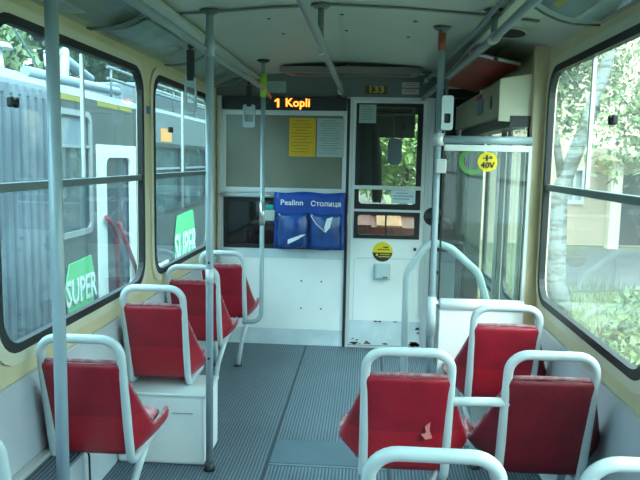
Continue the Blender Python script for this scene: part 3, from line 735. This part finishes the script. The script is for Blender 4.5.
# coat
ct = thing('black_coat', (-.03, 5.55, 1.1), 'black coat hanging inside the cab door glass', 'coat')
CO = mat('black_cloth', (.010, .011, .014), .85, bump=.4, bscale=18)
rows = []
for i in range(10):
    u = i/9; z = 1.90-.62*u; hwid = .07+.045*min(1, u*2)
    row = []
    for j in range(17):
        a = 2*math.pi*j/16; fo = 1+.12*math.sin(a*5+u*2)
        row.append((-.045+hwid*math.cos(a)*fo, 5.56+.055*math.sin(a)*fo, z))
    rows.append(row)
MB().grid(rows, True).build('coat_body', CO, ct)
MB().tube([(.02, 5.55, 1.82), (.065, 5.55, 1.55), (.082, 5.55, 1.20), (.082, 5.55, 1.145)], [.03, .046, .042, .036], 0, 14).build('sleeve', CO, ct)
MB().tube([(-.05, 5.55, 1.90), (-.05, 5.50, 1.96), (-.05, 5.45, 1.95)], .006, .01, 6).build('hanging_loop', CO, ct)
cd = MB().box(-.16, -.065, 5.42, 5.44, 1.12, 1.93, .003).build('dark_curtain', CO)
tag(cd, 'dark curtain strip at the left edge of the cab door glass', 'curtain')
sbd = thing('sun_blind', (.2, 6.75, 1.7), 'black sun blind pulled over the upper windscreen', 'blind')
for x_ in (.02, .43): MB().cyl((x_, 6.80, 1.93), (x_, 6.80, 2.10), .006, 8).build('bracket', DARK, sbd)
MB().box(.0, .45, 6.80, 6.806, 1.705, 1.93).build('sheet', CO, sbd)
MB().cyl((.0, 6.80, 1.935), (.45, 6.80, 1.935), .012).build('roller', DARK, sbd)
mi = thing('rear_mirror', (.27, 6.7, 1.5), 'dark rounded mirror seen through the cab door glass below the blind', 'mirror')
MB().plate([(x*.9+.272, z) for x, z in rr(-.095, .060, 1.44, 1.70, .065)], [], 1, 6.70, 6.735).build('mirror_glass', mat('mirror_blue', (.07, .10, .13), .2), mi)
MB().cyl((.25, 6.72, 1.64), (.22, 6.74, 2.10), .008).build('arm', DARK, mi)

# ------------------------------------------------------------------ outdoors
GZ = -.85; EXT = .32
GRASS = mat('grass', (.20, .30, .08), .9, alt=(.34, .36, .20), vscale=1.3, bump=.5, bscale=8, detail=8)
struct(MB().box(-40, 60, -20, 90, GZ-.1, GZ).build('ground', GRASS))
ASP = mat('asphalt', (.22, .24, .25), .9, var=.2, vscale=2)
struct(MB().plate([(3.0, 12.4), (3.3, 13.4), (4.0, 14.2), (4.6, 17), (4.2, 19.2), (30, 20), (30, 13.0), (7, 13.6)], [], 2, GZ, GZ+.02).build('road', ASP))
struct(MB().plate([(-4.9, -8), (-1.35, -8), (-1.35, 60), (-4.9, 60)], [], 2, GZ, GZ+.03).build('track_bed', mat('gravel', (.22, .21, .19), .95, var=.4, vscale=30)))
struct(MB().plate([(-1.35, -8), (1.1, -8), (1.1, 60), (-1.35, 60)], [], 2, GZ, GZ+.03).build('track_bed', mat('gravel', (.22, .21, .19), .95, var=.4, vscale=30)))
def foliage(mb, c, r, n_, size, sc=(1, 1, 1)):
    for _ in range(n_):
        while True:
            v = Vector((random.uniform(-1, 1), random.uniform(-1, 1), random.uniform(-1, 1)))
            if .3 < v.length < 1: break
        p = Vector(c)+Vector((v.x*r*sc[0], v.y*r*sc[1], v.z*r*sc[2]))
        a = Vector((random.gauss(0, 1), random.gauss(0, 1), random.gauss(0, 1))).normalized(); b_ = a.orthogonal().normalized(); q = size*random.uniform(.6, 1.4)
        b_ = (b_ + a.cross(b_)*random.uniform(-1, 1)).normalized()
        n2 = a.cross(b_).normalized()
        vs = [mb.bm.verts.new(p+a*q), mb.bm.verts.new(p+b_*q*.5+n2*q*.12), mb.bm.verts.new(p-a*q), mb.bm.verts.new(p-b_*q*.5+n2*q*.12)]
        mb.bm.faces.new(vs)
def leafmat(name, c1, c2):
    return mat(name, c1, .6, alt=c2, vscale=1.5, island=.45)
LF1 = leafmat('leaf_green', (.16, .34, .10), (.07, .20, .08))
LF2 = leafmat('leaf_light', (.38, .50, .16), (.18, .32, .10))
BARK = mat('bark', (.10, .08, .06), .9, bump=.6, bscale=20)
def tree(x, y, h, clumps, lm, label, tr=.18, leaf=.10, dens=520, cat='tree', low=.2, group=None):
    t = thing('leafy_tree', (x, y, GZ), label, cat, group)
    MB().tube([(x, y, GZ), (x+.1, y, GZ+h*.4), (x-.1, y+.1, GZ+h*.75)], [tr, tr*.7, tr*.3]).build('trunk', BARK, t)
    k = MB()
    for i in range(clumps):
        a = random.uniform(0, 6.28); u = random.uniform(low, 1); rad = h*.30*math.sin(math.pi*min(.93, u*.85+.12))
        foliage(k, (x+rad*math.cos(a)*random.random()**.5, y+rad*math.sin(a)*random.random()**.5, GZ+h*u), h*.15, dens, leaf)
    k.build('foliage', lm, t, fixn=False)
    return t
tn = 0
for (x, y, h) in ((-8.5, 11, 8), (-9, 18.5, 9), (-9, 27, 10), (-10, 37, 12)):
    tree(x, y, h, 20, LF1 if tn % 2 else LF2, 'green tree behind the neighbouring tram on the left', group='trees behind the other tram', low=.12, dens=1700, leaf=.12); tn += 1
# trees ahead through the cab and on the right
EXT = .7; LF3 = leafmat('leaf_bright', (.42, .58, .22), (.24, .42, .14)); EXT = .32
for (x, y, h) in ((-1.5, 34, 10), (5.0, 33, 9), (1.3, 25, 7)):
    tree(x, y, h, 20, LF3, 'pale green tree far ahead through the cab windscreen', group='trees ahead of the tram', leaf=.13, low=.08)
tree(4.1, 16.6, 7.5, 24, LF1, 'leafy tree in front of the pinkish house, left in the right window', leaf=.10, low=.42, dens=480)
tree(8.3, 14.8, 7.5, 22, LF1, 'leafy tree beside the house entrance at the right edge', leaf=.10, low=.42, dens=480)
tree(5.4, 10.2, 5.5, 16, LF2, 'light green tree overhanging the road in the right window', leaf=.06, low=.45, dens=480, tr=.08)
# birch
bt = thing('birch_tree', (3.13, 11, GZ), 'white barked birch leaning right beyond the right window', 'tree')
m = bpy.data.materials.new('birch_bark'); m.use_nodes = True; n, l = m.node_tree.nodes, m.node_tree.links
b = n['Principled BSDF']; b.inputs['Roughness'].default_value = .8
co = n.new('ShaderNodeTexCoord'); mpn = n.new('ShaderNodeMapping'); mpn.inputs['Scale'].default_value = (2, 2, 9)
t = n.new('ShaderNodeTexNoise'); t.inputs['Scale'].default_value = 1.6; t.inputs['Detail'].default_value = 5; r = n.new('ShaderNodeValToRGB')
r.color_ramp.elements[0].position = .42; r.color_ramp.elements[1].position = .52
r.color_ramp.elements[0].color = (.10, .10, .09, 1); r.color_ramp.elements[1].color = (.20, .22, .22, 1)
l.new(co.outputs['Object'], mpn.inputs[0]); l.new(mpn.outputs[0], t.inputs[0]); l.new(t.outputs[0], r.inputs[0]); l.new(r.outputs[0], b.inputs['Base Color'])
MB().tube([(3.13, 11, GZ), (3.05, 11, -.3), (3.02, 11, 1.05), (3.34, 11, 2.0), (3.56, 11, 2.8), (3.9, 11, 4.4)], [.19, .14, .125, .11, .095, .05], 0, 14).build('trunk', m, bt)
MB().tube([(3.05, 11, 1.2), (2.85, 11, 2.2), (2.7, 11.2, 3.4)], [.07, .05, .03]).build('branch', m, bt)
k = MB()
for i in range(16):
    foliage(k, (3.4+random.uniform(-1.0, 1.2), 11.4+random.uniform(-.8, .8), random.uniform(1.75, 4.6)), .5, 260, .035)
k.build('foliage', LF2, bt, fixn=False)
# low bushes by the right window
for i, (x, y, r) in enumerate(((2.75, 6.6, .50), (3.6, 8.6, .62))):
    k = MB(); foliage(k, (x, y, GZ+r*.6), r, 800, .06, (1, 1, .8))
    tag(k.build('green_bush', LF2, fixn=False), ['low leafy bush nearest the right window', 'leafy bush farther along the roadside past the right window'][i], 'bush')
k = MB()
for _ in range(5000):
    x, y = random.uniform(1.3, 7), random.uniform(4, 13.2)
    h = random.uniform(.05, .22); d = random.uniform(-.06, .06)
    if random.random() < .1: h *= 1.8
    vs = [k.bm.verts.new((x-.012, y, GZ)), k.bm.verts.new((x+.012, y+.01, GZ)), k.bm.verts.new((x+d, y+d*.7, GZ+h))]; k.bm.faces.new(vs)
tag(k.build('tall_grass', leafmat('grass_blade', (.42, .46, .22), (.25, .34, .12)), fixn=False), 'rough grass and weeds growing beside the road', 'grass', kind='stuff')
# house
hs = thing('roadside_house', (9, 20.5, GZ), 'peach coloured house with columned entrance across the road on the right', 'building')
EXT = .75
PEA = mat('peach_render', (.74, .60, .46), .9, var=.06)
MB().plate(rect(3.5, 16, GZ, 7.5), [rect(5.72, 6.22, .42, 1.35), rect(7.25, 8.15, GZ+.001, 1.25), rect(10.0, 10.6, .2, 1.4)], 1, 20.3, 20.55).build('front_wall', PEA, hs)
MB().box(3.5, 16, 20.55, 27, GZ, 7.5).build('main_block', PEA, hs)
for i, (a, b_, c, d) in enumerate(((5.72, 6.22, .42, 1.35), (10.0, 10.6, .2, 1.4))):
    wq = MB().plate(rect(a-.05, b_+.05, c-.08, d+.05), [rect(a+.04, b_-.04, c+.04, d-.04)], 1, 20.25, 20.35).build('window_frame', mat('white_wood', (.8, .82, .82), .6), hs)
    MB().box(a, b_, 20.40, 20.41, c, d).build('window_pane', mat('pane_grey', (.55, .66, .70), .3), wq)
    MB().box((a+b_)/2-.03, (a+b_)/2+.03, 20.27, 20.33, c, d).build('mullion', mat('white_wood', (.8, .82, .82), .6), wq)
MB().box(7.25, 8.15, 20.5, 20.56, GZ, 1.25).build('entrance_door', mat('dark_door', (.10, .10, .10), .5), hs)
for x in (6.9, 8.4): MB().box(x-.15, x+.15, 19.5, 19.8, GZ, 1.6).build('column', mat('column_cream', (.80, .70, .56), .8), hs)
MB().box(6.5, 8.8, 19.3, 20.3, 1.6, 1.95).build('porch_roof', PEA, hs)
MB().box(3.3, 16.2, 20.0, 27.2, 7.5, 7.9).build('roof', mat('roof_brown', (.25, .12, .08), .8), hs)

# ------------------------------------------------------------------ neighbouring tram
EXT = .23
tr = thing('neighbouring_tram', (-3.6, 7, GZ), 'grey and white articulated tram on the next track with green SUPER adverts', 'tram')
TX = -2.5
BODY = mat('tram_dark_grey', (.17, .21, .22), .4, var=.1); SILV = mat('tram_silver', (.42, .52, .58), .4, var=.08)
PALE = mat('tram_pale_frame', (2.2, 2.35, 2.3), .4)
holes = [rr(5.40, 6.06, .80, 1.84, .09), rr(6.36, 7.10, -.35, 1.50, .10), rr(7.90, 9.05, .80, 1.62, .05), rr(9.22, 10.45, .80, 1.62, .05), rr(10.62, 11.85, .80, 1.62, .05), rr(12.0, 13.2, .80, 1.62, .05)]
MB().plate(rect(5.32, 14.0, -.5, 1.98), holes, 0, TX-.05, TX).build('side_panel', BODY, tr)
MB().plate(rect(7.3, 14.0, .795, 2.0), [rr(7.90, 9.05, .80, 1.62, .05), rr(9.22, 10.45, .80, 1.62, .05), rr(10.62, 11.85, .80, 1.62, .05), rr(12.0, 13.2, .80, 1.62, .05)], 0, TX, TX+.012).build('window_band', SILV, tr)
MB().plate(rect(-4, 14.0, -.5, 1.98), [rr(5.40, 6.4, .80, 1.84, .09), rr(6.6, 7.5, .80, 1.84, .10), rr(7.90, 9.05, .80, 1.62, .05), rr(9.22, 10.45, .80, 1.62, .05), rr(10.62, 11.85, .80, 1.62, .05), rr(1.0, 3.0, .80, 1.62, .05)], 0, -4.75, -4.70).build('far_side_panel', SILV, tr)
MB().box(-4.70, TX-.05, -4, 14, -.5, -.05).build('underframe', DARK, tr)
k = MB(); k.plate([(TX, 1.98), (TX-.25, 2.10), (-4.45, 2.10), (-4.70, 1.98)], [], 1, 5.32, 14.0); k.build('roof', mat('roof_grey', (.22, .26, .28), .5), tr)
k = MB(); k.plate([(TX+.03, 1.90), (TX, 2.0), (TX-.25, 2.12), (-4.45, 2.12), (-4.70, 2.0), (-4.72, 1.90)], [], 1, 3.0, 5.28); k.build('bellows_roof', mat('roof_pale', (.34, .42, .46), .5), tr)
MB().box(-4.70, TX-.06, 13.95, 14.0, -.5, 1.98).build('end_panel', BODY, tr)
k = MB(); pts = []
for i in range(20):
    y = 3.0+.118*i
    pts += [(TX-.06, y), (TX+.045, y+.03), (TX+.045, y+.075), (TX-.06, y+.105)]
pts = [(a, b_) for a, b_ in pts if b_ < 5.26]+[(TX-.12, 5.26), (TX-.12, 3.0)]
k.plate(pts, [], 2, -.45, 1.96)
k.build('bellows', mat('bellows_rubber', (.50, .62, .74), .5, alt=(.22, .30, .38), vscale=2), tr)
k = MB(); k.plate(rect(-4, 2.95, -.5, 1.98), [rr(1.4, 2.8, .8, 1.62, .1), rr(-.4, 1.1, .8, 1.62, .1), rr(-2.2, -.7, .8, 1.62, .1)], 0, TX-.05, TX); k.build('rear_side_panel', BODY, tr)
k = MB(); k.plate([(TX, 1.98), (TX-.25, 2.10), (-4.45, 2.10), (-4.70, 1.98)], [], 1, -4.0, 3.0); k.build('rear_roof', mat('roof_grey', (.22, .26, .28), .5), tr)
YS = mat('yellow_stripe', (.85, .72, .05), .5)
k = MB()
for a, b_ in ((5.45, 5.95), (6.25, 6.75), (6.80, 7.15)): k.box(TX, TX+.008, a, b_, 1.93, 1.975)
k.build('yellow_stripe', YS, tr)
TGL = glass('tram_glass', (.62, .76, .80), .10, dirtcol=(.5, .65, .72))
for q, (a, b_, c, d) in enumerate(((5.40, 6.06, .8, 1.84), (7.90, 9.05, .8, 1.62), (9.22, 10.45, .8, 1.62), (10.62, 11.85, .8, 1.62), (12.0, 13.2, .8, 1.62))):
    g = MB().plate(rr(a-.02, b_+.02, c-.02, d+.02, .09), [rr(a+.03, b_-.03, c+.03, d-.03, .06)], 0, TX, TX+.018).build('window_frame', BLACK if q else mat('tram_alu', (.8, .86, .86), .5), tr)
    MB().box(TX-.03, TX-.025, a, b_, c, d).build('window_pane', TGL, g)
    MB().box(TX-.02, TX+.01, a, b_, d-.30, d-.275).build('window_bar', MATS['tram_alu'], g)
MB().box(TX-.02, TX-.015, 5.42, 6.04, 1.56, 1.82).build('upper_blind', mat('pale_blue_blind', (.45, .62, .72), .5), tr)
dq = MB().plate(rect(6.20, 7.24, -.45, 1.58), [rr(6.40, 7.06, .10, 1.46, .09)], 0, TX, TX+.02).build('tram_door', PALE, tr)
MB().box(TX-.02, TX-.015, 6.38, 7.08, -.3, 1.48).build('door_pane', glass('tram_door_glass', (.5, .66, .76), .05), dq)
RD = mat('red_rail', (.65, .03, .06), .4)
MB().tube([(TX+.05, 6.30, .90), (TX+.05, 6.50, .78), (TX+.05, 6.56, .70), (TX+.05, 6.57, .08)], .022, .06).build('door_rail', RD, dq)
MB().tube([(TX+.05, 6.62, .82), (TX+.05, 7.14, .25), (TX+.05, 7.16, .05)], .022, .06).build('door_rail', RD, dq)
MB().tube([(TX-.5, 6.45, .45), (TX-.5, 6.45, .75), (TX-.5, 6.9, .75), (TX-.5, 6.9, .45)], .05, .1).build('passenger_seat', mat('tram_seat_blue', (.12, .28, .42), .6), tr)
MB().box(-3.3, -3.1, 6.3, 7.0, -.05, .9, .05).build('inner_panel', mat('tram_inner_blue', (.04, .12, .18), .6), tr)
# adverts
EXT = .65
GRN = mat('advert_green', (.13, .62, .24), .5); WAD = mat('advert_white', (.85, .92, .90), .5)
def advert(y0, s, z0, extra):
    k = MB().plate([(y0, z0+.30*s), (y0+.08*s, z0+.50*s), (y0+.54*s, z0+.52*s), (y0+.62*s, z0+.32*s), (y0+.56*s, z0-.05*s), (y0+.08*s, z0-.08*s)], [], 0, TX+.012, TX+.02).build('advert_shape', GRN, tr)
    text('advert_lettering', 'SUPER', .31*s, (TX+.028, y0+.31*s, z0+.24*s), WAD, tr, '+X', bold=.006*s, sx=.74)
    MB().plate([(y0+.12*s, z0+.02*s), (y0+.30*s, z0+.07*s), (y0+.52*s, z0+.06*s), (y0+.52*s, z0+.03*s), (y0+.30*s, z0+.04*s), (y0+.14*s, z0-.01*s)], [], 0, TX+.02, TX+.026).build('advert_arc', mat('advert_lime', (.30, .75, .30), .5), tr)
advert(5.46, 1.0, .06, 0)
advert(8.70, 1.75, -.17, 0)
MB().box(TX+.0, TX+.014, 8.0, 8.45, .05, .18).build('advert_strip', WAD, tr)
k = MB(); k.box(TX+.012, TX+.02, 8.16, 8.60, 1.66, 1.82); k.build('orange_reflection', mat('orange_reflection', (.9, .36, .08), .5), tr)  # orange reflection on the tram side, built as a flat coloured plate
k = MB()
for z in (2.30, 2.42): k.tube([(TX-.3, 7.3, z), (TX-.3, 14, z)], .018, 0, 8)
for y in (7.4, 8.6, 9.8, 11): k.tube([(TX-.3, y, 2.08), (TX-.3, y, 2.42)], .014, 0, 8)
k.build('roof_rails', SILV, tr)
MB().box(-4.3, TX-.4, 8.6, 12.5, 2.10, 2.40, .03).build('roof_equipment', SILV, tr)
k = MB()
k.tube([(-3.1, 6.1, 2.22), (-3.1, 8.4, 2.26)], .05, 0, 10); k.tube([(-4.1, 6.1, 2.22), (-4.1, 8.4, 2.26)], .05, 0, 10)
k.tube([(-3.1, 6.9, 2.22), (-3.4, 7.6, 2.62)], .05, 0, 10); k.tube([(-3.4, 7.4, 2.58), (-3.4, 8.3, 2.40)], .055, 0, 10)
k.tube([(-3.1, 6.4, 2.09), (-3.1, 6.4, 2.20)], .03, 0, 8); k.tube([(-3.1, 8.2, 2.09), (-3.1, 8.2, 2.24)], .03, 0, 8)
k.tube([(-3.4, 7.2, 2.2), (-3.2, 5.6, 2.95), (-3.2, 4.6, 3.3)], .010, 0, 8)
k.build('pantograph', mat('panto_grey', (.26, .34, .38), .5), tr)
k = MB(); k.tube([(-3.0, 5.45, 2.1), (-3.0, 5.45, 2.32)], [.06, .04], 0, 10); k.tube([(-3.0, 5.45, 2.32), (-3.0, 5.45, 2.36)], [.13, .10], 0, 12); k.build('roof_insulator', PALE, tr)
k = MB()
for y in (1.5, 6.0, 11.5):
    for yy in (y, y+1.2): k.tube([(-2.75, yy, GZ+.33), (-2.85, yy, GZ+.33)], .31, 0, 24)
k.build('wheels', DARK, tr)
# overhead wire
tag(MB().tube([(-3.6, -5, 3.9), (-3.6, 60, 3.9)], .008, 0, 6).build('overhead_wire', DARK), 'thin overhead wire above the neighbouring tram', 'wire')
